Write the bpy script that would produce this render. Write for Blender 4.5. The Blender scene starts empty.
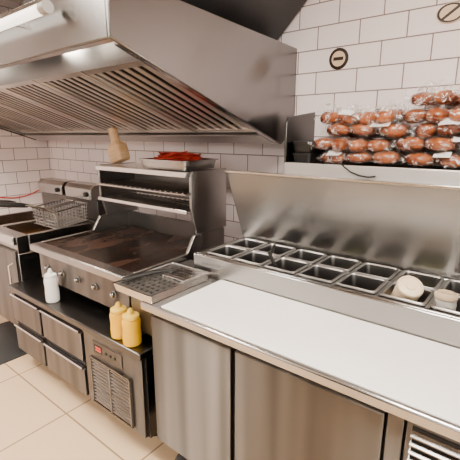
import bpy, bmesh, math, random
from mathutils import Vector, Matrix, noise
random.seed(7)
C = bpy.context.scene.collection
PI = math.pi
R = math.radians
WL = {}

# ---------------------------------------------------------------- materials
def mat(name, col, rough=.5, metal=0., **kw):
    m = bpy.data.materials.new(name); m.use_nodes = True
    b = m.node_tree.nodes['Principled BSDF']
    b.inputs['Base Color'].default_value = (*col, 1)
    b.inputs['Roughness'].default_value = rough
    b.inputs['Metallic'].default_value = metal
    for k, v in kw.items(): b.inputs[k].default_value = v
    return m

def noisy(name, c1, c2, scale=(8, 8, 8), r1=.4, r2=.6, metal=0., bump=0., detail=4, lo=.35, hi=.65, **kw):
    m = mat(name, c1, r1, metal, **kw); nt = m.node_tree; N = nt.nodes; L = nt.links
    b = N['Principled BSDF']
    tc = N.new('ShaderNodeTexCoord'); mp = N.new('ShaderNodeMapping'); mp.inputs['Scale'].default_value = scale
    nz = N.new('ShaderNodeTexNoise'); nz.inputs['Scale'].default_value = 1; nz.inputs['Detail'].default_value = detail
    L.new(tc.outputs['Object'], mp.inputs[0]); L.new(mp.outputs[0], nz.inputs['Vector'])
    rp = N.new('ShaderNodeValToRGB'); e = rp.color_ramp.elements
    e[0].position = lo; e[1].position = hi; e[0].color = (*c1, 1); e[1].color = (*c2, 1)
    L.new(nz.outputs['Fac'], rp.inputs[0]); L.new(rp.outputs[0], b.inputs['Base Color'])
    mr = N.new('ShaderNodeMapRange'); mr.inputs['To Min'].default_value = r1; mr.inputs['To Max'].default_value = r2
    L.new(nz.outputs['Fac'], mr.inputs[0]); L.new(mr.outputs[0], b.inputs['Roughness'])
    if bump:
        bp = N.new('ShaderNodeBump'); bp.inputs['Strength'].default_value = bump; bp.inputs['Distance'].default_value = .01
        L.new(nz.outputs['Fac'], bp.inputs['Height']); L.new(bp.outputs[0], b.inputs['Normal'])
    return m

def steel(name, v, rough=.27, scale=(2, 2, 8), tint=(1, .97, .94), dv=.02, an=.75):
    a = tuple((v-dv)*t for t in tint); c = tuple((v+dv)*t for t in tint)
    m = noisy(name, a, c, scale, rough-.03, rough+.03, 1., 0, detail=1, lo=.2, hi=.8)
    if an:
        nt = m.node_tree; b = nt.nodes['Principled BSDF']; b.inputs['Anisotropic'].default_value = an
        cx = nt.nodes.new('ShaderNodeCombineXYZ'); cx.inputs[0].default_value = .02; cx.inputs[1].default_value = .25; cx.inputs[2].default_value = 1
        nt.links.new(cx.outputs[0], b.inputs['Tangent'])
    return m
ST_H = steel('steel brushed along', .38, .24, (1, 1, 6))
ST_V = steel('steel door panels', .21, .42, (13, 13, .4), (1, .92, .83), .095, 1.)  # vertical light and dark bands in the colour imitate streaky reflections
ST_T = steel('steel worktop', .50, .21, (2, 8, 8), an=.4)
ST_LID = steel('steel raised lid', .34, .31, (2.2, .5, .5), (1, .975, .945), .10, .3)
ST_B = steel('steel bright', .68, .18, (6, 6, 6), an=0)
ST_R = steel('steel pan rim', .52, .34, (6, 6, 6), an=0)
ST_L = steel('steel shelf lip', .84, .48, (6, 6, 6), an=0)
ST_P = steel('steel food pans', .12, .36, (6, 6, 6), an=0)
ST_M = steel('steel mid grey', .24, .24, (4, 4, 6))
ST_S = steel('steel spacer box', .30, .42, (4, 4, 6), an=0)
ST_D = steel('steel dark', .12, .30, (4, 4, 6))
ST_HOOD = steel('steel hood', .21, .22, (1, 1, 1), (1, .975, .955), .07)
ST_BAF = steel('steel baffle', .86, .34, (10, 3, 3), (1, .94, .87), .05, an=0)
ST_FR = steel('filter frame steel', .66, .30, (10, 3, 3), (1, .94, .87), .03, an=0)
BLACK = mat('black plastic', (.010, .009, .008), .4)
DARK = mat('dark recess', (.007, .006, .006), .6)
DUCT = noisy('black duct paint', (.009, .008, .009), (.020, .019, .020), (3, 3, 3), .35, .5)
PLATE = noisy('seasoned griddle', (.008, .005, .004), (.115, .046, .024), (7, 3, 5), .10, .45, .5, .08, lo=.40, hi=.72, detail=7)
OIL = mat('frying oil', (.08, .03, .006), .06)
BOARD = noisy('white board', (.88, .84, .80), (.91, .88, .85), (3, 3, 3), .2, .28)
WOOD = noisy('pale wood', (.72, .47, .24), (.83, .59, .35), (10, 10, 60), .45, .6, 0, .1)
YEL = mat('yellow sauce bottle', (.84, .46, .0), .32)
YELC = mat('pale yellow cap', (.90, .60, .06), .35)
WHT = mat('white plastic', (.84, .82, .79), .35)
CREAM = mat('cream plastic', (.78, .62, .42), .38)
BEIGE = mat('beige brown lid', (.46, .35, .23), .4)
GREYP = mat('grey translucent plastic', (.38, .36, .33), .35)
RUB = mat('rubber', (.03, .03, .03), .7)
RED = mat('red cable', (.55, .02, .015), .45)
MEATR = noisy('red cured meat', (.40, .010, .008), (.62, .06, .035), (40, 40, 40), .35, .5)
MEATB = noisy('brown cooked meat', (.11, .018, .004), (.46, .125, .022), (18, 18, 18), .2, .4, 0, .5, lo=.32, hi=.70, **{'Coat Weight': .6, 'Coat Roughness': .08})
SAUCE = noisy('dark sauce', (.05, .02, .008), (.14, .055, .025), (40, 40, 40), .3, .4, 0, .3)
GREENS = noisy('sliced pickles', (.14, .15, .035), (.28, .26, .08), (60, 60, 60), .35, .5, 0, .5)
ONION = noisy('chopped onion', (.60, .50, .38), (.80, .72, .60), (60, 60, 60), .35, .5, 0, .6)
LEDR = mat('red display', (.3, .01, .01), .3, **{'Emission Color': (1, .08, .04, 1), 'Emission Strength': 3.})
LAMP = mat('lamp glass', (1, .95, .85), .3, **{'Emission Color': (1, .88, .72, 1), 'Emission Strength': 210.})
TUBE = mat('white lamp tube', (.9, .86, .8), .3, **{'Emission Color': (1, .92, .8, 1), 'Emission Strength': 3.})
PANEL = mat('ceiling light panel', (1, 1, 1), .3, **{'Emission Color': (1, .91, .81, 1), 'Emission Strength': 86.})
STREAKM = mat('downlight glass', (1, 1, 1), .3, **{'Emission Color': (1, .92, .82, 1), 'Emission Strength': 2700.})
PLAST = mat('ceiling plaster', (.85, .77, .66), .8)
STICK = mat('white sticker', (.85, .83, .80), .4)
BADGE_B = mat('dark brown badge', (.026, .012, .007), .35)
BADGE_C = mat('pale badge mark', (.70, .52, .34), .35)

def film_mat():
    m = bpy.data.materials.new('clear bag film'); m.use_nodes = True
    nt = m.node_tree; N = nt.nodes; L = nt.links; b = N['Principled BSDF']
    b.inputs['Base Color'].default_value = (.92, .87, .84, 1); b.inputs['Roughness'].default_value = .07
    tc = N.new('ShaderNodeTexCoord'); nz = N.new('ShaderNodeTexNoise'); nz.inputs['Scale'].default_value = 22; nz.inputs['Detail'].default_value = 5; nz.inputs['Distortion'].default_value = 3
    L.new(tc.outputs['Object'], nz.inputs['Vector'])
    mr = N.new('ShaderNodeMapRange'); mr.inputs['From Min'].default_value = .55; mr.inputs['From Max'].default_value = .68
    mr.inputs['To Min'].default_value = .02; mr.inputs['To Max'].default_value = .85  # noisy whitish opacity paints in highlights on the crinkled film
    L.new(nz.outputs['Fac'], mr.inputs[0]); L.new(mr.outputs[0], b.inputs['Alpha'])
    bp = N.new('ShaderNodeBump'); bp.inputs['Strength'].default_value = .8; bp.inputs['Distance'].default_value = .02
    L.new(nz.outputs['Fac'], bp.inputs['Height']); L.new(bp.outputs[0], b.inputs['Normal'])
    return m
FILM = film_mat()

def tile_mat(name, ax, off, w, h, mort, ca, cb, cm, rough, offset, bump=.3):
    m = bpy.data.materials.new(name); m.use_nodes = True
    nt = m.node_tree; N = nt.nodes; L = nt.links; b = N['Principled BSDF']
    tc = N.new('ShaderNodeTexCoord'); sp = N.new('ShaderNodeSeparateXYZ'); cb_ = N.new('ShaderNodeCombineXYZ')
    L.new(tc.outputs['Object'], sp.inputs[0])
    for i, a in enumerate(ax):
        ad = N.new('ShaderNodeMath'); ad.operation = 'ADD'; ad.inputs[1].default_value = off[i]
        L.new(sp.outputs[a], ad.inputs[0]); L.new(ad.outputs[0], cb_.inputs[i])
    br = N.new('ShaderNodeTexBrick'); br.offset = offset; br.squash = 1
    br.inputs['Scale'].default_value = 1; br.inputs['Brick Width'].default_value = w; br.inputs['Row Height'].default_value = h
    br.inputs['Mortar Size'].default_value = mort; br.inputs['Mortar Smooth'].default_value = .15
    br.inputs['Color1'].default_value = (*ca, 1); br.inputs['Color2'].default_value = (*cb, 1); br.inputs['Mortar'].default_value = (*cm, 1)
    L.new(cb_.outputs[0], br.inputs['Vector']); L.new(br.outputs['Color'], b.inputs['Base Color'])
    mr = N.new('ShaderNodeMapRange'); mr.inputs['To Min'].default_value = rough; mr.inputs['To Max'].default_value = .8
    L.new(br.outputs['Fac'], mr.inputs[0]); L.new(mr.outputs[0], b.inputs['Roughness'])
    bp = N.new('ShaderNodeBump'); bp.invert = True; bp.inputs['Strength'].default_value = bump; bp.inputs['Distance'].default_value = .004
    L.new(br.outputs['Fac'], bp.inputs['Height']); L.new(bp.outputs[0], b.inputs['Normal'])
    return m
TW = .220; TH = .110
T_BACK = tile_mat('metro tile back', ('X', 'Z'), (0.02, 0.0), TW, TH, .0030, (.90, .79, .78), (.93, .83, .82), (.22, .16, .14), .10, .5, .5)
T_LEFT = tile_mat('metro tile left', ('Y', 'Z'), (0.0, 0.0), TW, TH, .0030, (.92, .81, .80), (.95, .85, .84), (.24, .18, .16), .10, .5, .5)
T_FLOOR = tile_mat('beige floor tile', ('X', 'Y'), (2.53, -.92), .6, .6, .005, (.80, .57, .35), (.82, .59, .37), (.28, .18, .10), .2, 0)

# ---------------------------------------------------------------- mesh builder
class MB:
    def __init__(s): s.b = bmesh.new()
    def faces(s, vs, fs):
        v = [s.b.verts.new(p) for p in vs]
        for f in fs:
            try: s.b.faces.new([v[i] for i in f])
            except ValueError: pass
        return s
    def box(s, x0, x1, y0, y1, z0, z1):
        return s.hexa([(x0,y0,z0),(x1,y0,z0),(x1,y1,z0),(x0,y1,z0),(x0,y0,z1),(x1,y0,z1),(x1,y1,z1),(x0,y1,z1)])
    def hexa(s, p):
        return s.faces(p, [(0,3,2,1),(4,5,6,7),(0,1,5,4),(1,2,6,5),(2,3,7,6),(3,0,4,7)])
    def prism(s, poly, a0, a1, axis):
        n = len(poly)
        def P(q, a):
            if axis == 'x': return (a, q[0], q[1])
            if axis == 'y': return (q[0], a, q[1])
            return (q[0], q[1], a)
        vs = [P(q, a0) for q in poly] + [P(q, a1) for q in poly]
        fs = [tuple(range(n))[::-1], tuple(range(n, 2*n))] + [(i, (i+1) % n, n+(i+1) % n, n+i) for i in range(n)]
        return s.faces(vs, fs)
    def cyl(s, p0, p1, r0, r1=None, n=16):
        r1 = r0 if r1 is None else r1
        p0 = Vector(p0); p1 = Vector(p1); d = (p1-p0).normalized()
        a = d.orthogonal().normalized(); b = d.cross(a)
        vs = []
        for p, r in ((p0, r0), (p1, r1)):
            for i in range(n):
                t = 2*PI*i/n; vs.append(p + a*math.cos(t)*r + b*math.sin(t)*r)
        return s.faces(vs, [tuple(range(n))[::-1], tuple(range(n, 2*n))] + [(i, (i+1) % n, n+(i+1) % n, n+i) for i in range(n)])
    def tube(s, pts, r, n=8):
        pts = [Vector(p) for p in pts]; m = len(pts); vs = []; a = None
        rr = r if isinstance(r, (list, tuple)) else [r]*m
        for i, p in enumerate(pts):
            d = (pts[min(i+1, m-1)] - pts[max(i-1, 0)]).normalized()
            if a is None: a = d.orthogonal().normalized()
            a = (a - d*a.dot(d)).normalized(); b = d.cross(a)
            for k in range(n):
                t = 2*PI*k/n; vs.append(p + (a*math.cos(t) + b*math.sin(t))*rr[i])
        fs = [tuple(range(n))[::-1], tuple(range((m-1)*n, m*n))]
        for i in range(m-1):
            for k in range(n): fs.append((i*n+k, i*n+(k+1) % n, (i+1)*n+(k+1) % n, (i+1)*n+k))
        return s.faces(vs, fs)
    def lathe(s, prof, c=(0, 0, 0), n=28, axis='z'):
        vs = []
        for r, z in prof:
            for k in range(n):
                t = 2*PI*k/n
                q = (r*math.cos(t), r*math.sin(t), z) if axis == 'z' else (r*math.cos(t), -z, r*math.sin(t))
                vs.append((c[0]+q[0], c[1]+q[1], c[2]+q[2]))
        m = len(prof)
        fs = [tuple(range(n))[::-1], tuple(range((m-1)*n, m*n))]
        for i in range(m-1):
            for k in range(n): fs.append((i*n+k, i*n+(k+1) % n, (i+1)*n+(k+1) % n, (i+1)*n+k))
        return s.faces(vs, fs)
    def rr(s, c, loops, seg=4, cap0=True, cap1=True):
        """loft of rounded rectangles: (half x, half y, radius, z[, shift x])"""
        vs = []
        for lp in loops:
            hx, hy, r, z = lp[:4]; sh = lp[4] if len(lp) > 4 else 0
            for cx, cy, a0 in ((1, 1, 0), (-1, 1, 90), (-1, -1, 180), (1, -1, 270)):
                for k in range(seg+1):
                    t = R(a0 + 90*k/seg)
                    vs.append((c[0]+sh+cx*(hx-r)+r*math.cos(t), c[1]+cy*(hy-r)+r*math.sin(t), c[2]+z))
        n = 4*(seg+1); m = len(loops); fs = []
        if cap0: fs.append(tuple(range(n))[::-1])
        if cap1: fs.append(tuple(range((m-1)*n, m*n)))
        for i in range(m-1):
            for k in range(n): fs.append((i*n+k, i*n+(k+1) % n, (i+1)*n+(k+1) % n, (i+1)*n+k))
        return s.faces(vs, fs)
    def build(s, name, m, parent=None, origin=None, bev=0, smooth=True, seg=2, ang=35, fixn=True):
        if fixn: bmesh.ops.recalc_face_normals(s.b, faces=s.b.faces)
        base = WL[parent.name] if parent else Vector(origin or (0, 0, 0))
        for v in s.b.verts: v.co -= base
        me = bpy.data.meshes.new(name); s.b.to_mesh(me); s.b.free()
        if smooth:
            me.shade_smooth(); me.set_sharp_from_angle(angle=R(ang))
        me.materials.append(m)
        o = bpy.data.objects.new(name, me); C.objects.link(o)
        if parent: o.parent = parent
        else: o.location = base
        WL[o.name] = base.copy()
        if bev:
            md = o.modifiers.new('edge', 'BEVEL'); md.width = bev; md.segments = seg; md.limit_method = 'ANGLE'; md.angle_limit = R(40)
        return o

def tag(o, label, cat, group=None):
    o['label'] = label; o['category'] = cat
    if group: o['group'] = group
    return o
def thing(name, label, cat, loc, group=None):
    o = bpy.data.objects.new(name, None); C.objects.link(o); o.empty_display_size = .05
    o.location = loc; WL[o.name] = Vector(loc)
    return tag(o, label, cat, group)
def struct(name, mb, m, **k):
    o = mb.build(name, m, **k); o['kind'] = 'structure'; return o
def dup(root, loc, rotz=None, label=None):
    r = root.copy(); C.objects.link(r); r.location = loc
    if rotz is not None: r.rotation_euler = (r.rotation_euler[0], r.rotation_euler[1], rotz)
    if label: r['label'] = label
    for ch in list(root.children):
        c = ch.copy(); C.objects.link(c); c.parent = r
        for g in list(ch.children):
            d = g.copy(); C.objects.link(d); d.parent = c
    return r

XL = -3.9; YW = 2.0
# ---------------------------------------------------------------- setting
struct('wall_back', MB().box(XL-.1, 1.2, YW, YW+.1, 0, 2.7), T_BACK)
struct('wall_left', MB().box(XL-.1, XL, -1.6, YW, 0, 2.7), T_LEFT)
struct('floor', MB().box(XL-.1, 1.2, -1.6, YW+.1, -.1, 0), T_FLOOR)
struct('ceiling', MB().box(XL-.1, 1.2, -1.6, YW+.1, 2.7, 2.8), PLAST)

# ---------------------------------------------------------------- hood
HX0, HX1 = XL+.01, -1.125
hood = thing('range_hood', 'large stainless steel extractor hood over the griddle with a row of baffle filters', 'extractor hood', (-2.5, 1.4, 1.5))
SP = [(.81, 1.85), (.81, 2.04), (1.995, 2.0), (1.995, 1.59), (1.86, 1.50)]
MB().box(HX0+.015, HX1-.015, .81, .825, 1.85, 2.04).build('front_panel', ST_HOOD, hood, bev=.003)
for xa in (HX0, HX1-.015):
    MB().prism(SP, xa, xa+.015, 'x').build('side_panel', ST_HOOD, hood, bev=.003)
MB().prism([(.825, 2.025), (.825, 2.038), (1.995, 1.999), (1.995, 1.985)], HX0+.015, HX1-.015, 'x').build('top_panel', ST_D, hood)
mb = MB()
mb.box(HX0+.015, HX1-.015, .825, .86, 1.85, 1.862)
mb.prism([(.86, 1.84), (1.86, 1.507), (1.86, 1.519), (.86, 1.852)], HX1-.05, HX1-.015, 'x')
mb.prism([(.86, 1.84), (1.86, 1.507), (1.86, 1.519), (.86, 1.852)], HX0+.015, HX0+.05, 'x')
mb.build('bottom_rim', ST_B, hood)
mb = MB()
mb.prism([(1.74, 1.545), (1.86, 1.503), (1.99, 1.588), (1.99, 1.61), (1.86, 1.525), (1.75, 1.562)], HX0+.05, HX1-.05, 'x')
mb.build('grease_trough', ST_R, hood)
MB().prism([(.99, 1.84), (1.0, 1.815), (1.02, 1.83), (1.01, 1.98), (.99, 1.98)], HX0+.016, HX1-.016, 'x').build('filter_rail', ST_D, hood)
A = Vector((1.005, 1.822)); B = Vector((1.735, 1.567)); dv = (B-A).normalized(); nv = Vector((-dv.y, dv.x))
if nv.y < 0: nv = -nv
def strip(p, q, lo, hi): return [tuple(p+nv*lo), tuple(q+nv*lo), tuple(q+nv*hi), tuple(p+nv*hi)]
nf = 6; fw = (HX1-HX0-.11)/nf
for i in range(nf):
    xa = HX0+.055+i*fw; xb = xa+fw-.012
    mb = MB()
    mb.prism(strip(A, A+dv*.04, -.004, .025), xa, xb, 'x'); mb.prism(strip(B-dv*.04, B, -.004, .025), xa, xb, 'x')
    mb.prism(strip(A+dv*.04, B-dv*.04, -.004, .025), xa, xa+.032, 'x'); mb.prism(strip(A+dv*.04, B-dv*.04, -.004, .025), xb-.032, xb, 'x')
    f = mb.build('grease_filter', ST_FR, hood, bev=.002)
    MB().prism(strip(A+dv*.04, B-dv*.04, .026, .030), xa+.008, xb-.008, 'x').build('filter_back', DARK, f)
    mb = MB(); k = 6; sw = (xb-xa-.064)/k
    p, q = A+dv*.042, B-dv*.042
    for j in range(k):
        xc = xa+.032+(j+.5)*sw; hw = sw*.31
        sec = [(xc-hw, .004), (xc+hw, .001), (xc+hw, .004), (xc-hw, .007)]
        n = len(sec); vs = []
        for e in (p, q):
            for (xx, lo) in sec:
                a_ = e+nv*lo; vs.append((xx, a_.x, a_.y))
        mb.faces(vs, [tuple(range(n))[::-1], tuple(range(n, 2*n))]+[(a, (a+1) % n, n+(a+1) % n, n+a) for a in range(n)])
    mb.build('baffle', ST_BAF, f)
for x in (-1.75, -3.1):
    l = MB().lathe([(.001, .0), (.03, .0), (.042, .015), (.045, .03), (.045, .05)], (x, .93, 1.90), 20).build('hood_lamp', LAMP, hood)
    MB().lathe([(.05, .05), (.052, .06), (.05, .09), (.02, .128)], (x, .93, 1.90), 20).build('lamp_base', ST_D, l)
tag(MB().prism([(-1.95, 2.05), (-1.25, 2.05), (-.78, 2.5), (-.78, 2.69), (-1.95, 2.69)], .95, 1.985, 'y').build('exhaust_duct', DUCT, origin=(-1.5, 1.4, 2.05), bev=.004),
    'black painted duct flaring up from the top of the steel hood', 'duct')
lt = thing('tube_lamp', 'white tube lamp running along the upper front of the steel hood', 'lamp', (-2.5, .77, 1.97))
MB().cyl((-3.85, .765, 1.975), (-1.44, .765, 1.975), .019, n=18).build('tube', TUBE, lt)
MB().cyl((-1.44, .765, 1.975), (-1.40, .765, 1.975), .021, n=18).build('end_cap', GREYP, lt)
for x in (-1.7, -2.5, -3.3): MB().box(x, x+.02, .775, .809, 1.962, 1.988).build('mounting_clip', ST_B, lt)

# ---------------------------------------------------------------- refrigerated drawer base
cb = thing('drawer_fridge', 'low stainless refrigerated drawer base under the griddle with a vent grille', 'drawer fridge', (-1.94, 1.38, 0))
CX0, CX1 = -2.62, -1.285
ZB = .135
MB().box(CX0, CX1, 1.0, 1.78, ZB, .565).build('body', DARK, cb, bev=.003)
MB().box(CX0-.005, CX1+.005, .962, 1.79, .566, .6).build('top', ST_D, cb, bev=.006)
MB().box(CX1, CX1+.003, 1.0, 1.78, ZB, .565).build('side_skin', ST_M, cb)
def drawer(x0, x1, z0, z1):
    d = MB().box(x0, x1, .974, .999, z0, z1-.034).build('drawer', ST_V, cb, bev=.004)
    MB().prism([(.999, z1-.033), (.97, z1-.033), (.962, z1-.026), (.968, z1-.021), (.999, z1-.024)], x0+.004, x1-.004, 'x').build('pull_lip', ST_B, d)
    MB().box(x0+.004, x1-.004, .992, .999, z1-.020, z1-.002).build('handle_recess', DARK, d)
for x0, x1 in ((-2.612, -2.244), (-2.214, -1.790)):
    drawer(x0, x1, ZB+.01, .345); drawer(x0, x1, .362, .562)
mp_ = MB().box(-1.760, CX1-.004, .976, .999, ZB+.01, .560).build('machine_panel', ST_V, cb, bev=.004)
gx0, gx1 = -1.69, -1.37
MB().box(gx0-.005, gx1+.005, .9735, .979, .175, .435).build('grille_backing', DARK, mp_)
mb = MB()
for i in range(13):
    z = .190+i*.0194
    mb.prism([(.973, z), (.963, z-.006), (.963, z-.002), (.973, z+.005)], gx0, gx1, 'x')
for x in (gx0, (gx0+gx1)/2, gx1): mb.box(x-.004, x+.004, .960, .973, .173, .437)
mb.box(gx0-.004, gx1+.004, .960, .973, .433, .439); mb.box(gx0-.004, gx1+.004, .960, .973, .171, .177)
mb.build('vent_grille', ST_M, mp_)
MB().box(gx0+.02, gx1-.06, .971, .976, .46, .535).build('control_plate', ST_D, mp_, bev=.002)
MB().box(gx0+.035, gx0+.10, .969, .972, .477, .517).build('display', BLACK, mp_)
mb = MB()
for k in range(3):
    x = gx0+.047+k*.016
    mb.box(x, x+.009, .9682, .969, .488, .492); mb.box(x, x+.009, .9682, .969, .506, .510)
    mb.box(x+.007, x+.009, .9682, .969, .490, .508)
mb.build('display_digits', LEDR, mp_)
for k in range(3):
    MB().cyl((gx0+.135+k*.035, .971, .497), (gx0+.135+k*.035, .966, .497), .008, n=14).build('button', BLACK, mp_)
def castor2(x, y, ztop, parent, r=.045):
    c = MB().box(x-.03, x+.03, y-.03, y+.03, ztop-.012, ztop-.001).box(x-.027, x-.021, y-.012, y+.012, r-.01, ztop-.012).box(x+.021, x+.027, y-.012, y+.012, r-.01, ztop-.012).build('castor', ST_D, parent)
    MB().cyl((x-.017, y, r), (x+.017, y, r), r, n=24).build('wheel', RUB, c, bev=.004)
for x in (CX0+.09, CX1-.12):
    for y in (1.14, 1.68): castor2(x, y, ZB, cb, .05)
tag(MB().rr((-3.06, 1.02, 0), [(.32, .20, .03, .0005), (.32, .20, .03, .008), (.312, .192, .03, .012)]).build('fryer_shade', RUB, origin=(-3.06, 1.02, 0)),  # dark sheet added to stand in for the shade under the fryer
    'dark sheet on the floor standing in for the shade under the fryer front', 'painted shade')

# ---------------------------------------------------------------- griddle
GX0, GX1 = -2.38, -1.46
G = .028
g = thing('griddle', 'wide gas griddle with a dark seasoned plate and a row of front knobs', 'griddle', (-1.92, 1.4, .6))
MB().box(GX0, GX1, 1.08, 1.78, .645+G, .835+G).build('body', ST_M, g, bev=.004)
MB().box(GX0+.022, GX1-.022, 1.105, 1.745, .836+G, .868+G).build('plate', PLATE, g, bev=.003)
MB().prism([(1.03, .838+G), (1.03, .872+G), (1.038, .878+G), (1.10, .878+G), (1.10, .87+G), (1.09, .845+G), (1.079, .836+G)], GX0, GX1, 'x').build('front_rail', ST_H, g, bev=.002)
for xa in (GX0, GX1-.02):
    MB().prism([(1.10, .836+G), (1.10, .879+G), (1.46, .885+G), (1.52, .978+G), (1.78, .978+G), (1.78, .836+G)], xa, xa+.02, 'x').build('side_splash', ST_H, g, bev=.003)
MB().box(GX0+.02, GX1-.02, 1.75, 1.77, .836+G, .978+G).build('back_splash', ST_D, g)
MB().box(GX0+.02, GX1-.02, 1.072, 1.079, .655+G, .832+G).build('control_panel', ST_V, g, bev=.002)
for i in range(5):
    x = GX0+.13+i*.165
    k = MB().lathe([(.019, .0), (.019, .006), (.014, .009), (.012, .022), (.010, .025)], (x, 1.071, .745+G), 20, 'y').build('knob', ST_M, g)
    MB().box(x-.002, x+.002, 1.0445, 1.046, .745+G, .754+G).build('knob_mark', WHT, k)
for x in (GX0+.06, GX1-.06):
    for y in (1.14, 1.7): MB().cyl((x, y, .601), (x, y, .645+G), .022, .026, 14).build('foot', BLACK, g)

# ---------------------------------------------------------------- overshelf above griddle
ov = thing('overshelf_grill', 'stainless open-front toasting shelf standing over the back of the griddle', 'grill shelf', (-1.92, 1.63, .98+G))
OX0 = GX0+.06
for xa in (OX0, GX1-.016):
    MB().prism([(1.54, .982+G), (1.50, 1.15), (1.50, 1.345), (1.52, 1.36), (1.80, 1.36), (1.80, .982+G)], xa, xa+.016, 'x').build('side_panel', ST_H, ov, bev=.003)
mb = MB().box(OX0+.016, GX1-.016, 1.49, 1.80, 1.347, 1.357)
mb.prism([(1.472, 1.328), (1.49, 1.328), (1.49, 1.356), (1.478, 1.356)], OX0+.016, GX1-.016, 'x')
mb.build('top_shelf', ST_B, ov, bev=.002)
MB().box(OX0+.016, GX1-.016, 1.79, 1.80, 1.145, 1.346).build('back_panel', ST_D, ov)
MB().box(OX0+.016, GX1-.016, 1.475, 1.487, 1.128, 1.150).build('bottom_bar', ST_B, ov, bev=.003)
mb = MB(); x = OX0+.05
while x < GX1-.04:
    mb.cyl((x, 1.48, 1.140), (x, 1.77, 1.140), .006, n=6); x += .045
for y in (1.63, 1.775): mb.cyl((OX0+.016, y, 1.133), (GX1-.016, y, 1.133), .006, n=8)
mb.build('wire_grill', ST_B, ov)
mb = MB(); x = OX0+.05
while x < GX1-.04:
    mb.cyl((x, 1.48, 1.240), (x, 1.77, 1.240), .006, n=6); x += .045
for y in (1.477, 1.63, 1.775): mb.cyl((OX0+.016, y, 1.233), (GX1-.016, y, 1.233), .007, n=8)
mb.build('wire_rack', ST_B, ov)

# tray of red slices on the overshelf
zt = 1.361
tx, ty = -1.69, 1.635
tr = tag(MB().rr((tx, ty, zt), [(.178, .128, .02, .0), (.188, .138, .025, .048), (.20, .15, .03, .048), (.20, .15, .03, .053), (.184, .134, .024, .053), (.174, .124, .02, .004)]).build('steel_tray', ST_H, origin=(tx, ty, zt)),
    'steel tray heaped with red slices on top of the grill shelf', 'tray')
first = None; ns = 100
for i in range(ns):
    f_ = i/ns; sh_ = 1-.45*f_*f_
    x = tx+random.uniform(-.135, .135)*sh_; y = ty+random.uniform(-.085, .085)*sh_
    z = zt+.016+.070*f_
    if first is None:
        mb = MB().lathe([(.001, -.003), (.030, -.003), (.035, 0), (.030, .003), (.001, .003)], (0, 0, 0), 14)
        first = mb.build('meat_slice', MEATR); o = first
        for v in first.data.vertices: v.co.z += .006*math.sin(v.co.x*90); v.co.x *= 1.2
    else:
        o = first.copy(); C.objects.link(o)
    o.location = (x, y, z); o.rotation_euler = (random.uniform(-.18, .18), random.uniform(-.18, .18), random.uniform(0, 6))
    tag(o, 'thin red slice of cured meat piled in the steel tray', 'meat slice', 'red slices in the steel tray')

# wooden press, leaning to the left
wx, wy = -2.20, 1.60
wp = thing('wooden_press', 'pale rounded wooden press with a thick handle leaning left on the grill shelf', 'wooden press', (wx, wy, zt))
MB().rr((wx, wy, zt), [(.058, .036, .014, .0), (.066, .042, .018, .008), (.068, .043, .020, .06), (.064, .041, .020, .098), (.052, .036, .020, .116), (.034, .029, .020, .125)], seg=6).build('block', WOOD, wp)
MB().rr((wx, wy, zt), [(.034, .029, .020, .1255), (.028, .025, .019, .140), (.027, .024, .018, .185), (.029, .026, .019, .208), (.025, .022, .017, .222), (.014, .012, .010, .228)], seg=6).build('handle', WOOD, wp)
wp.location.z += .0180; wp.rotation_euler = (0, R(-17), 0)

# ---------------------------------------------------------------- fryer
FX0, FX1 = -3.5, -2.635
fr = thing('deep_fryer', 'twin tank stainless deep fryer at the left end of the cooking line', 'fryer', (-3.07, 1.4, 0))
mb = MB().box(FX0, FX1, 1.06, 1.78, .2, .78)
mb.box(FX0, FX1, 1.06, 1.14, .78, .9); mb.box(FX0, FX1, 1.66, 1.78, .78, .9)
mb.box(FX0, FX0+.03, 1.14, 1.66, .78, .9); mb.box(FX1-.03, FX1, 1.14, 1.66, .78, .9); mb.box(-3.09, -3.05, 1.14, 1.66, .78, .9)
mb.build('cabinet', ST_H, fr, bev=.004)
MB().box(FX0-.005, FX1+.004, 1.035, 1.06, .845, .905).build('front_ledge', ST_B, fr, bev=.005)
for x0, x1 in ((FX0+.035, -3.095), (-3.045, FX1-.035)):
    MB().box(x0, x1, 1.145, 1.655, .78, .825).build('oil', OIL, fr)
for x0, x1 in ((FX0+.01, -3.08), (-3.06, FX1-.01)):
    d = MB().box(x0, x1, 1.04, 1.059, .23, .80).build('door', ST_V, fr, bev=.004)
    MB().tube([(x1-.05, 1.04, .55), (x1-.05, 1.015, .56), (x1-.05, 1.015, .70), (x1-.05, 1.04, .71)], .007).build('handle', ST_B, d)
for x0, x1 in ((FX0, -3.06), (-3.05, FX1)):
    MB().prism([(1.68, .9), (1.68, 1.06), (1.78, 1.06), (1.78, .9)], x0, x1, 'x').build('flue', ST_D, fr, bev=.004)
    h_ = MB().prism([(1.645, 1.062), (1.640, 1.14), (1.67, 1.175), (1.78, 1.175), (1.78, 1.062)], x0+.02, x1-.02, 'x').build('control_head', ST_H, fr, bev=.005)
    MB().lathe([(.020, 0), (.018, .014), (.010, .016)], (x1-.09, 1.641, 1.104), 18, 'y').build('dial', BLACK, h_)
for x in (FX0+.06, FX1-.06):
    for y in (1.28, 1.7): MB().cyl((x, y, .0), (x, y, .2), .02, .026, 14).build('leg', ST_D, fr)
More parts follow.
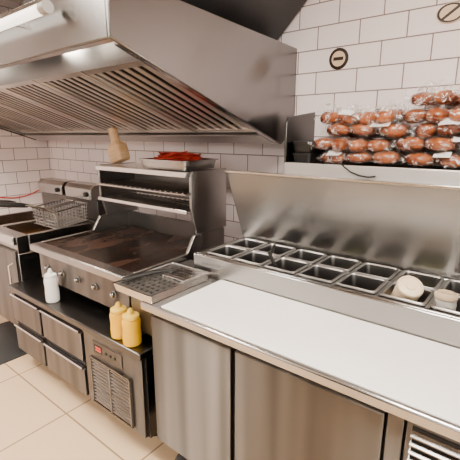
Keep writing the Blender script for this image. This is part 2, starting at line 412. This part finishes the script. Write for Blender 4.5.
def basket(label, cx):
    b = thing('fry_basket', label, 'fry basket', (cx, 1.4, .85), 'fry baskets')
    mb = MB(); x0, x1, y0, y1 = cx-.076, cx+.076, 1.36, 1.62; zb = .885; ztp = 1.01
    def tilt(y): return (y-1.36)*.12
    def P(x, y, z): return (x, y, z+tilt(y))
    for i in range(7):
        x = x0+(x1-x0)*i/6
        mb.tube([P(x, y0, ztp), P(x, y0+.02, zb), P(x, y1-.02, zb), P(x, y1, ztp)], .0025, 5)
    for i in range(10):
        y = y0+.02+(y1-y0-.04)*i/9
        mb.tube([P(x0, y, ztp), P(x0+.008, y, zb), P(x1-.008, y, zb), P(x1, y, ztp)], .0025, 5)
    for k in range(5):
        z = zb+(ztp-zb)*k/5
        mb.tube([P(x0, y0+.01, z), P(x1, y0+.01, z)], .0025, 5); mb.tube([P(x0, y1-.01, z), P(x1, y1-.01, z)], .0025, 5)
        mb.tube([P(x0, y0, z), P(x0, y1, z)], .0025, 5); mb.tube([P(x1, y0, z), P(x1, y1, z)], .0025, 5)
    mb.build('wire_cage', ST_R, b)
    MB().tube([P(x0, y0, ztp), P(x1, y0, ztp), P(x1, y1, ztp), P(x0, y1, ztp), P(x0, y0, ztp)], .006, 8).build('rim', ST_B, b)
    h = MB()
    for s in (-1, 1): h.tube([(cx+s*.05, 1.36, 1.01), (cx+s*.03-.005, 1.30, 1.05), (cx+s*.012-.015, 1.20, 1.075)], .006, 8)
    h.build('handle_wire', ST_B, b)
    MB().tube([(cx-.013, 1.22, 1.069), (cx-.018, 1.18, 1.079), (cx-.050, .98, 1.110), (cx-.053, .96, 1.112)], [.013, .018, .018, .011], 12).build('handle_grip', BLACK, b)
basket('wire fry basket in the right-hand fryer tank, nearer the griddle', -2.762)
basket('wire fry basket in the right-hand fryer tank, farther from the griddle', -2.945)
pts = []
for i in range(14):
    t = i/13; pts.append((XL+.0058, 1.95-.55*t, 1.07-.07*math.sin(t*PI)-.06*t))
tag(MB().tube(pts, .006, 8).build('red_cable', RED, origin=pts[0]), 'thin red cable along the tiled left wall above the fryer', 'cable')

# ---------------------------------------------------------------- narrow stand with grate tray
nsu = thing('spacer_cabinet', 'narrow stainless spacer box between the griddle and the prep counter', 'spacer cabinet', (-1.355, 1.2, .6))
MB().box(-1.448, -1.292, 1.06, 1.47, .64, .884).build('body', ST_S, nsu, bev=.003)
for x in (-1.42, -1.31):
    for y in (1.10, 1.44): MB().cyl((x, y, .601), (x, y, .64), .014, n=12).build('foot', BLACK, nsu)
gt = thing('grate_tray', 'shallow steel tray with a perforated grate beside the white counter', 'grate tray', (-1.27, 1.16, .886))
TX0, TX1, TY0, TY1 = -1.405, -1.15, .935, 1.30
tcx, tcy, thx, thy = (TX0+TX1)/2, (TY0+TY1)/2, (TX1-TX0)/2, (TY1-TY0)/2
MB().rr((tcx, tcy, .886), [(thx-.008, thy-.008, .01, 0), (thx, thy, .012, .036), (thx-.006, thy-.006, .01, .036), (thx-.014, thy-.014, .01, .006)]).build('pan', ST_B, gt)
mb = MB()
for i in range(8):
    x = TX0+.020+i*(TX1-TX0-.040)/7; mb.box(x-.0070, x+.0070, TY0+.012, TY1-.012, .914, .920)
for i in range(11):
    y = TY0+.020+i*(TY1-TY0-.040)/10; mb.box(TX0+.012, TX1-.012, y-.0070, y+.0070, .9142, .9198)
mb.build('perforated_plate', ST_R, gt)
MB().box(TX0+.018, TX1-.018, TY0+.018, TY1-.018, .894, .897).build('drip_liner', DARK, gt)
sp = thing('slotted_turner', 'steel slotted turner lying across the perforated tray', 'turner', (-1.26, 1.22, .921))
mb = MB()
for k in range(5):
    y = 1.13+k*.026; mb.box(-1.285, -1.175, y, y+.018, .925, .928)
mb.box(-1.297, -1.285, 1.13, 1.252, .9215, .928); mb.box(-1.175, -1.158, 1.13, 1.252, .9215, .928)
mb.build('blade', ST_B, sp)
MB().tube([(-1.29, 1.19, .927), (-1.31, 1.16, .934), (-1.335, 1.11, .936), (-1.365, 1.0, .934), (-1.375, .965, .933)], [.006, .007, .011, .012, .008], 8).build('handle', BLACK, sp)

# ---------------------------------------------------------------- squeeze bottles
def bottle(label, loc, bm_, cm_, s=1., f=1.2):
    b = thing('squeeze_bottle', label, 'squeeze bottle', loc); x, y, z = loc; q = s*f
    MB().lathe([(.001, .0005), (.026*q, .0005), (.030*q, .006*s), (.031*q, .05*s), (.029*q, .08*s), (.031*q, .125*s), (.028*q, .138*s), (.023*q, .143*s)], loc, 26).build('bottle_body', bm_, b)
    MB().lathe([(.024*q, .1435*s), (.027*q, .144*s), (.027*q, .158*s), (.020*q, .164*s), (.011*q, .168*s)], loc, 26).build('cap', cm_, b)
    MB().lathe([(.012*q, .1685*s), (.010*q, .178*s), (.006*q, .192*s), (.004*q, .193*s)], loc, 16).build('nozzle', cm_, b)
    return b
bottle('yellow squeeze bottle on the drawer fridge ledge, farther left of the pair', (-1.488, 1.015, .6005), YEL, YELC, .92, 1.55)
bottle('yellow squeeze bottle on the drawer fridge ledge, nearest the prep counter', (-1.386, 1.008, .6005), YEL, YELC, .92, 1.55)
bottle('white squeeze bottle standing alone below the griddle knobs', (-2.14, 1.02, .6005), WHT, WHT, 1.05, 1.2)

# ---------------------------------------------------------------- prep counter
PX0, PX1 = -1.215, .30
pc = thing('prep_counter', 'long stainless refrigerated prep counter with topping rail, raised lid and doors', 'prep counter', (-.45, 1.35, 0))
RX0, RX1, RY0, RY1 = -1.285, .30, 1.325, 1.78
ZR = .985; YF = .935
MB().box(PX0, PX1, .985, 1.80, .2, .845).build('body', DARK, pc, bev=.003)
MB().box(PX0-.004, PX1+.005, YF, RY0-.001, .847, .884).build('worktop', ST_T, pc, bev=.008, seg=3)
PYA, PYB = RY0+.036, RY1-.078            # opening
mb = MB()
mb.box(RX0, RX1, RY0, RY0+.018, .846, ZR); mb.box(RX0, RX1, RY1-.02, RY1, .846, ZR)
mb.box(RX0, RX0+.018, RY0+.018, RY1-.02, .846, ZR); mb.box(RX1-.018, RX1, RY0+.018, RY1-.02, .846, ZR)
mb.box(RX0+.018, RX1-.018, RY0+.018, PYA, ZR-.012, ZR); mb.box(RX0+.018, RX1-.018, PYB, RY1-.02, ZR-.012, ZR)
mb.build('topping_rail', ST_H, pc, bev=.005)
ym = (PYA+PYB)/2
PITCH = .168; X00 = -1.245
mb = MB(); mb.box(RX0+.018, RX1-.018, ym-.006, ym+.006, ZR-.012, ZR-.001)
for k in range(11):
    x = X00+k*PITCH
    if x < RX1-.02: mb.box(x-.006, x+.006, PYA, PYB, ZR-.012, ZR-.002)
mb.box(RX0+.018, X00-.004, PYA, PYB, ZR-.012, ZR-.001)
mb.build('divider_bar', ST_R, pc)
def hx(b0, b1, t0, t1, th):
    return [(b0[0], b0[1], b0[2]), (b1[0], b1[1], b1[2]), (b1[0], b1[1]+th, b1[2]), (b0[0], b0[1]+th, b0[2]),
            (t0[0], t0[1], t0[2]), (t1[0], t1[1], t1[2]), (t1[0], t1[1]+th, t1[2]), (t0[0], t0[1]+th, t0[2])]
lid = MB().hexa(hx((-1.27, 1.715, ZR+.003), (PX1, 1.715, ZR+.003), (-1.345, 1.655, 1.355), (PX1, 1.655, 1.355), .018)).build('lid', ST_LID, pc, bev=.005)
MB().hexa(hx((-1.345, 1.642, 1.352), (PX1, 1.642, 1.352), (-1.346, 1.640, 1.366), (PX1, 1.640, 1.366), .036)).build('lid_edge', ST_B, lid, bev=.003)
for x0, x1 in ((PX0+.03, -.765), (-.745, -.235)):
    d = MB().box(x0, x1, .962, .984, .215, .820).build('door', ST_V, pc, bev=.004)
    MB().box(x0+.004, x1-.004, .970, .984, .822, .843).build('handle_recess', DARK, d)
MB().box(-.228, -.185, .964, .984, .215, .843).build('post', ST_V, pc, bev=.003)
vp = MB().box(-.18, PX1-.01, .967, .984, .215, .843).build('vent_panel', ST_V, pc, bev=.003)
MB().box(-.165, PX1-.04, .9635, .9675, .26, .82).build('louver_backing', DARK, vp)
mb = MB()
for i in range(22):
    z = .275+i*.0252
    mb.prism([(.963, z), (.948, z-.007), (.948, z-.003), (.963, z+.006)], -.165, PX1-.04, 'x')
mb.build('louver', ST_M, vp)
for x in (PX0+.1, -.45, PX1-.1):
    for y in (1.06, 1.7): castor2(x, y, .2, pc, .06)
tag(MB().box(-1.10, .295, YF+.010, RY0-.006, .885, .894).build('cutting_board', BOARD, origin=(-.4, 1.1, .885), bev=.003),
    'long white board lying along the front of the prep counter', 'cutting board')

# pans
PD = .130
def make_pan(cx, cy, label):
    hxp, hyp = (PITCH-.012)/2, (PYB-PYA)/4-.005
    t = thing('food_pan', label, 'food pan', (cx, cy, ZR), 'steel pans in the topping rail')
    MB().rr((cx, cy, ZR), [(hxp-.011, hyp-.011, .016, .0035), (hxp-.013, hyp-.013, .02, -.01), (hxp-.018, hyp-.018, .022, -PD+.008), (hxp-.026, hyp-.026, .016, -PD)], cap0=False).build('pan', ST_P, t)
    MB().rr((cx, cy, ZR), [(hxp, hyp, .016, .0005), (hxp, hyp, .016, .006), (hxp-.002, hyp-.002, .015, .008), (hxp-.009, hyp-.009, .015, .008), (hxp-.011, hyp-.011, .015, .0036)], cap0=False, cap1=False).build('rim', ST_R, t)
    return t
words = ['first', 'second', 'third', 'fourth', 'fifth', 'sixth', 'seventh', 'eighth', 'ninth', 'tenth']
yF, yB = (PYA+ym)/2, (PYB+ym)/2
cols = [X00+PITCH*(k+.5) for k in range(9)]
fills = {(1, 0): (SAUCE, -.05), (0, 2): (SAUCE, -.06), (1, 5): (GREENS, -.050), (1, 3): (GREENS, -.06), (0, 1): (SAUCE, -.08), (1, 6): (SAUCE, -.045), (0, 3): (SAUCE, -.07), (1, 4): (ONION, -.075), (1, 2): (SAUCE, -.06), (0, 4): (SAUCE, -.08)}
proto = None
for row, y in ((0, yF), (1, yB)):
    for k, x in enumerate(cols):
        what = 'empty steel food pan' if (row, k) not in fills else 'partly filled steel food pan'
        lab = '%s, %s from the left end of the %s row' % (what, words[k], ('front', 'back')[row])
        if proto is None: proto = make_pan(x, y, lab); o = proto
        else:
            o = proto.copy(); C.objects.link(o); o.location = (x, y, ZR); o['label'] = lab
            for ch in list(proto.children):
                c = ch.copy(); C.objects.link(c); c.parent = o
        if (row, k) in fills:
            m_, dz = fills[(row, k)]
            WL[o.name] = Vector((x, y, ZR))
            mb = MB(); n = 14; hx_, hy_ = PITCH/2-.024, (PYB-PYA)/4-.023
            vs = []; fs = []
            for i in range(n+1):
                for j in range(n+1):
                    u = -1+2*i/n; v = -1+2*j/n
                    vs.append((x+u*hx_, y+v*hy_, ZR+dz+.012*noise.noise(Vector((x*9+u*3, y*9+v*3, 1)))))
            for i in range(n):
                for j in range(n): fs.append((i*(n+1)+j, (i+1)*(n+1)+j, (i+1)*(n+1)+j+1, i*(n+1)+j+1))
            f = mb.faces(vs, fs).build('filling', m_, o); f['label'] = 'food lying in the bottom of the pan'

# round tubs in the front row
def tub(label, x, y, z0, r, h, m1, m2, rot=None):
    t = thing('round_tub', label, 'tub', (x, y, z0))
    prof = [(.001, .0), (r*.70, .0), (r*.86, h*.06)]
    for q in range(6):
        z = h*(.12+.13*q); prof += [(r*.95, z), (r, z+h*.04), (r, z+h*.08), (r*.95, z+h*.12)]
    prof += [(r*.95, h-.003), (.001, h-.003)]
    MB().lathe(prof, (x, y, z0), 30).build('tub_body', m1, t)
    MB().lathe([(r*1.00, h-.0025), (r*1.04, h+.002), (r*1.04, h+.009), (r*.98, h+.014), (r*.86, h+.016), (r*.82, h+.012), (r*.45, h+.014), (r*.42, h+.018), (.001, h+.019)], (x, y, z0), 30).build('lid', m2, t)
    if rot: t.rotation_euler = rot
tub('round ribbed cream tub with a lid leaning in a front pan of the topping rail', cols[5]-.028, yF+.040, ZR-.056, .044, .105, CREAM, CREAM, (R(36), 0, R(35)))
tub('round ribbed grey tub with a beige lid standing right of the cream tub', cols[6]-.044, yF-.002, ZR-PD+.001, .036, .150, GREYP, BEIGE)
def ladle(label, p0, p1, name='serving_spoon'):
    t = thing(name, label, 'spoon', p0)
    p0 = Vector(p0); p1 = Vector(p1)
    MB().tube([p0.lerp(p1, .0)+Vector((0, 0, .012)), p0.lerp(p1, .5)+Vector((0, 0, .008)), p1], [.003, .003, .004], 8).build('shaft', ST_B, t)
    d = (p1-p0).normalized()
    MB().tube([p1-d*.02, p1+d*.0, p1+d*.055, p1+d*.06], [.005, .008, .008, .004], 10).build('grip', BLACK, t)
    MB().lathe([(.002, .0), (.014, .003), (.022, .011), (.024, .018), (.021, .018), (.012, .006), (.002, .004)], tuple(p0), 18).build('bowl', ST_B, t)
ladle('black handled serving spoon leaning in a front pan near the left end', (cols[1]+.01, yF, ZR-PD+.002), (cols[1]+.050, yF+.04, ZR+.012))
ladle('black handled serving spoon leaning in the third front pan', (cols[2]+.01, yF-.01, ZR-PD+.002), (cols[2]-.045, yF-.04, ZR+.012))

# ---------------------------------------------------------------- wall shelf with meat bags
SX0, SX1 = -1.0, .35; SZ = 1.41
sh = thing('wall_shelf', 'deep stainless wall shelf with an upright end plate above the raised lid', 'wall shelf', (-.35, 1.85, 1.36))
MB().box(SX0, SX1, 1.70, 1.995, SZ-.018, SZ).build('shelf_board', ST_T, sh, bev=.002)
MB().box(SX0, SX1, 1.685, 1.70, SZ-.085, SZ+.010).build('front_lip', ST_L, sh, bev=.004)
MB().prism([(1.70, SZ), (1.70, SZ+.20), (1.72, SZ+.225), (1.995, SZ+.26), (1.995, SZ)], SX0-.012, SX0, 'x').build('end_plate', ST_D, sh, bev=.002)
MB().box(SX0, SX1, 1.985, 1.996, SZ, SZ+.05).build('back_lip', ST_D, sh)
for x in (-.85, -.1):
    MB().prism([(1.995, SZ-.019), (1.995, SZ-.12), (1.98, SZ-.12), (1.78, SZ-.03), (1.78, SZ-.019)], x, x+.012, 'x').build('bracket', ST_D, sh)
pts = [(-.72, 1.692, 1.426), (-.705, 1.681, 1.426), (-.69, 1.680, 1.412), (-.66, 1.680, 1.392), (-.62, 1.680, 1.378), (-.58, 1.680, 1.374), (-.55, 1.681, 1.379)]
tag(MB().tube(pts, .0035, 8).build('black_cable', BLACK, origin=pts[0]), 'thin black cable drooping along the front lip of the wall shelf', 'cable')

def bag_proto(seed, w=.187, d=.126, h=.032, fl=.05, ruf=0., stick=True, nb=3, bend=.014):
    root = bpy.data.objects.new('meat_bag', None); C.objects.link(root); root.location = (0, 0, 0); root.empty_display_size = .05
    WL[root.name] = Vector((0, 0, 0))
    rnd = random.Random(seed)
    def sag(X, Y): return bend*noise.noise(Vector((X*6+seed*3.1, Y*4, seed*1.7)))
    buns = []
    for j in range(2):
        for i in range(nb):
            buns.append((-w*.93+w*1.86*(i+.5)/nb+rnd.uniform(-.008, .008), (-.48 if j == 0 else .48)*d+rnd.uniform(-.008, .008),
                         w*.93/nb*rnd.uniform(.93, 1.02), d*.48*rnd.uniform(.95, 1.08), h*rnd.uniform(.86, 1.02)))
    def top(X, Y):
        t = 0
        for bx_, by_, rx, ry, rz in buns:
            q = 1-abs((X-bx_)/(rx*1.08))**2.4-abs((Y-by_)/(ry*1.06))**2.6
            if q > 0: t = max(t, rz*q**.42)
        return t
    nx, ny = 48, 34; vs = []; fs = []; zc = .034
    for sgn in (1, -1):
        for i in range(nx+1):
            for j in range(ny+1):
                u = -1+2*i/nx; v = -1+2*j/ny
                e = max(0, 1-abs(u)**8)**.5*max(0, 1-abs(v)**8)**.5
                X, Y = u*w, v*d
                z = max(top(X, Y), h*.55*e)*e+.003*e
                up = 0
                if sgn > 0:
                    up = .008*e*noise.noise(Vector((X*55+seed, Y*55, seed)))
                    if ruf: up += ruf*e*max(0, .3+1.6*noise.noise(Vector((u*2.6+seed*2, v*2.2+1, seed))))
                vs.append((X+.014*noise.noise(Vector((u*4, v*5, seed+5)))*(1-e), Y+.012*noise.noise(Vector((u*6+seed, v*6, 3)))*(1-e*.5),
                           zc+sgn*z+up+(1-e)*fl*noise.noise(Vector((u*7, v*7, seed+9)))+sag(X, Y)))
    M = (nx+1)*(ny+1)
    for s_ in (0, 1):
        for i in range(nx):
            for j in range(ny):
                q = [s_*M+i*(ny+1)+j, s_*M+(i+1)*(ny+1)+j, s_*M+(i+1)*(ny+1)+j+1, s_*M+i*(ny+1)+j+1]
                fs.append(tuple(q if s_ == 0 else q[::-1]))
    mb = MB().faces(vs, fs); bmesh.ops.remove_doubles(mb.b, verts=mb.b.verts, dist=.0008)
    mb.build('film', FILM, root, ang=80)
    for bx_, by_, rx, ry, rz in buns:
        mb = MB(); ic = bmesh.ops.create_icosphere(mb.b, subdivisions=3, radius=1)
        def sq(t, p): return math.copysign(abs(t)**p, t)
        for v in ic['verts']:
            c = v.co.copy(); nn = 1+.12*noise.noise(c*1.9+Vector((bx_*50, by_*50, seed)))
            X = bx_+sq(c.x, .85)*rx*.97*nn; Y = by_+sq(c.y, .85)*ry*.97*nn
            v.co = Vector((X, Y, zc+sq(c.z, .8)*rz*.93*min(nn, 1.05)+sag(X, Y)))
        mb.build('meat_piece', MEATB, root, ang=180)
    x0 = rnd.choice((-.10, -.03, .08)); sw_ = rnd.uniform(.026, .044)
    if stick:
        vs = []; fs = []; n = 6
        for i in range(n+1):
            for j in range(n+1):
                X = x0-sw_+2*sw_*i/n; t = j/n
                Y = -d*1.0+t*.045
                Z = zc+max(top(X, max(Y, -d*.8)), h*.6)*(.25+.75*t)+.008+sag(X, Y)
                vs.append((X, Y-.010, Z))
        for i in range(n):
            for j in range(n): fs.append((i*(n+1)+j, (i+1)*(n+1)+j, (i+1)*(n+1)+j+1, i*(n+1)+j+1))
        s = MB().faces(vs, fs).build('sticker', STICK, root); s['label'] = 'white sticker'
    return root
protos = [bag_proto(1, bend=.006), bag_proto(2, nb=4), bag_proto(3, nb=3), bag_proto(4, nb=3, bend=.006), bag_proto(5, ruf=.035, fl=.08, nb=4), bag_proto(8, ruf=.04, fl=.09, nb=4), bag_proto(11, stick=False, nb=4)]
used = set()
def place_bag(q, x, y, z, rz, label, group, tl=.03):
    p = protos[q]
    if q in used: o = dup(p, (x, y, z), rz)
    else: used.add(q); o = p; o.location = (x, y, z)
    o.rotation_euler = (random.uniform(-.02, .02), random.uniform(-tl, tl), rz)
    tag(o, label, 'meat bag', group)
nl = ['bottom', 'second from the bottom', 'third from the bottom', 'top']
nr = ['bottom', 'second from the bottom', 'third from the bottom', 'fourth from the bottom', 'top']
shf = [.010, -.030, .028, -.010, .010]
DZ = .060
for k in range(4):
    place_bag([0, 6, 2, 4][k], -.676+shf[k], 1.852+random.uniform(-.014, .0), SZ+.006+k*DZ, random.uniform(-.03, .13),
              'clear bag of brown meat, %s of the left shelf stack' % nl[k], 'bags of meat on the wall shelf')
for k in range(5):
    place_bag([3, 2, 1, 6, 5][k], -.300+shf[k], 1.852+random.uniform(-.014, .0), SZ+.006+k*DZ, random.uniform(-.13, .03),
              'clear bag of brown meat, %s of the right shelf stack' % nr[k], 'bags of meat on the wall shelf')
def black_tub(z, label):
    t = thing('black_tub', label, 'tub', (-.940, 1.84, z), 'black tubs on the shelf end')
    MB().rr((-.940, 1.84, z), [(.045, .09, .012, .0), (.050, .1, .015, .045)]).build('tub_body', BLACK, t)
    MB().rr((-.940, 1.84, z), [(.052, .103, .016, .0455), (.052, .103, .016, .052), (.045, .09, .012, .054)]).build('lid', DARK, t)
black_tub(SZ+.001, 'black lidded tub at the shelf end, lower of the two')
black_tub(SZ+.057, 'black lidded tub at the shelf end, stacked on the other')

# ---------------------------------------------------------------- wall badge and notice
bx, bz = -.888, 1.923
bd = thing('wall_badge', 'small round dark brown badge with a pale centre on the tiled wall', 'badge', (bx, 1.998, bz))
MB().lathe([(.051, .0), (.051, .004), (.048, .005), (.001, .005)], (bx, 1.999, bz), 36, 'y').build('badge_disc', BADGE_B, bd)
MB().lathe([(.036, .0052), (.036, .0060), (.001, .0060)], (bx, 1.999, bz), 30, 'y').build('badge_centre', BADGE_C, bd)
MB().box(bx-.026, bx+.026, 1.9917, 1.9927, bz-.008, bz+.008).build('badge_symbol', BADGE_B, bd)
ox, oz = -.400, 2.050
wn = thing('wall_plaque', 'pale oval plaque with a dark slash at the top right edge', 'plaque', (ox, 1.998, oz))
n = 28
MB().prism([(ox+.056*math.cos(2*PI*i/n), oz+.040*math.sin(2*PI*i/n)) for i in range(n)], 1.994, 1.9995, 'y').build('plaque_face', BADGE_C, wn)
mb = MB(); vs = []
for s_ in (.76, .94):
    for i in range(n): vs.append((ox+.056*s_*math.cos(2*PI*i/n), 1.9932, oz+.040*s_*math.sin(2*PI*i/n)))
mb.faces(vs, [(i, (i+1) % n, n+(i+1) % n, n+i) for i in range(n)]).build('plaque_ring', BADGE_B, wn)
MB().prism([(ox-.036, oz-.020), (ox-.026, oz-.026), (ox+.036, oz+.018), (ox+.026, oz+.025)], 1.9922, 1.9936, 'y').build('plaque_slash', BADGE_B, wn)

# ---------------------------------------------------------------- ceiling lights
def clight(label, x, y, sx, sy):
    t = thing('ceiling_light', label, 'ceiling light', (x, y, 2.69))
    MB().box(x-sx, x+sx, y-sy, y+sy, 2.672, 2.699).build('frame', WHT, t)
    MB().box(x-sx+.02, x+sx-.02, y-sy+.02, y+sy-.02, 2.664, 2.671).build('diffuser', PANEL, t)
clight('square ceiling light panel above the prep counter', -.15, .45, .30, .30)
clight('square ceiling light panel above the drawer fridge aisle', -2.4, -.1, .30, .30)
def added_streak_light(label, x, y):  # out-of-view lamps added to put bright vertical streaks on the steel doors
    t = thing('added_streak_light', label, 'added_streak_light', (x, y, 2.65), 'added streak lights over the aisle')
    MB().lathe([(.05, 0), (.075, 0), (.08, .01), (.08, .049), (.05, .049)], (x, y, 2.65), 24).build('trim_ring', WHT, t)
    MB().lathe([(.001, .004), (.049, .004), (.049, .02), (.001, .02)], (x, y, 2.65), 24).build('lens', STREAKM, t)
added_streak_light('round lamp added over the aisle to streak the steel doors, nearer the prep counter', -.95, -.75)
added_streak_light('round lamp added over the aisle to streak the steel doors, nearer the drawer fridge', -1.75, -.75)

# ---------------------------------------------------------------- world, camera
w = bpy.data.worlds.new('World'); bpy.context.scene.world = w; w.use_nodes = True
N = w.node_tree.nodes; L = w.node_tree.links; bg = N['Background']
tc = N.new('ShaderNodeTexCoord'); sx = N.new('ShaderNodeSeparateXYZ'); rp = N.new('ShaderNodeValToRGB')
mr = N.new('ShaderNodeMapRange'); mr.inputs['From Min'].default_value = -1; mr.inputs['From Max'].default_value = 1
L.new(tc.outputs['Generated'], sx.inputs[0]); L.new(sx.outputs['Z'], mr.inputs[0]); L.new(mr.outputs[0], rp.inputs[0])
e = rp.color_ramp.elements
e[0].position = .46; e[0].color = (.06, .042, .028, 1); e[1].position = .58; e[1].color = (1, .90, .80, 1)
# soft dark and bright zones invented in the world to give the steel reflected gradients
nz = N.new('ShaderNodeTexNoise'); nz.inputs['Scale'].default_value = 2.2; nz.inputs['Detail'].default_value = 0
L.new(tc.outputs['Generated'], nz.inputs['Vector'])
m2 = N.new('ShaderNodeMapRange'); m2.inputs['From Min'].default_value = .38; m2.inputs['From Max'].default_value = .62
m2.inputs['To Min'].default_value = .12; m2.inputs['To Max'].default_value = 4.3
L.new(nz.outputs['Fac'], m2.inputs[0]); L.new(m2.outputs[0], bg.inputs[1]); L.new(rp.outputs[0], bg.inputs[0])
cam = bpy.data.cameras.new('Camera'); co = bpy.data.objects.new('Camera', cam); C.objects.link(co)
cam.sensor_width = 36; cam.lens = 390/460*36; cam.clip_start = .02
co.location = (0, 0, 1.55); co.rotation_euler = (R(90-13.7), 0, R(38.5))
bpy.context.scene.camera = co
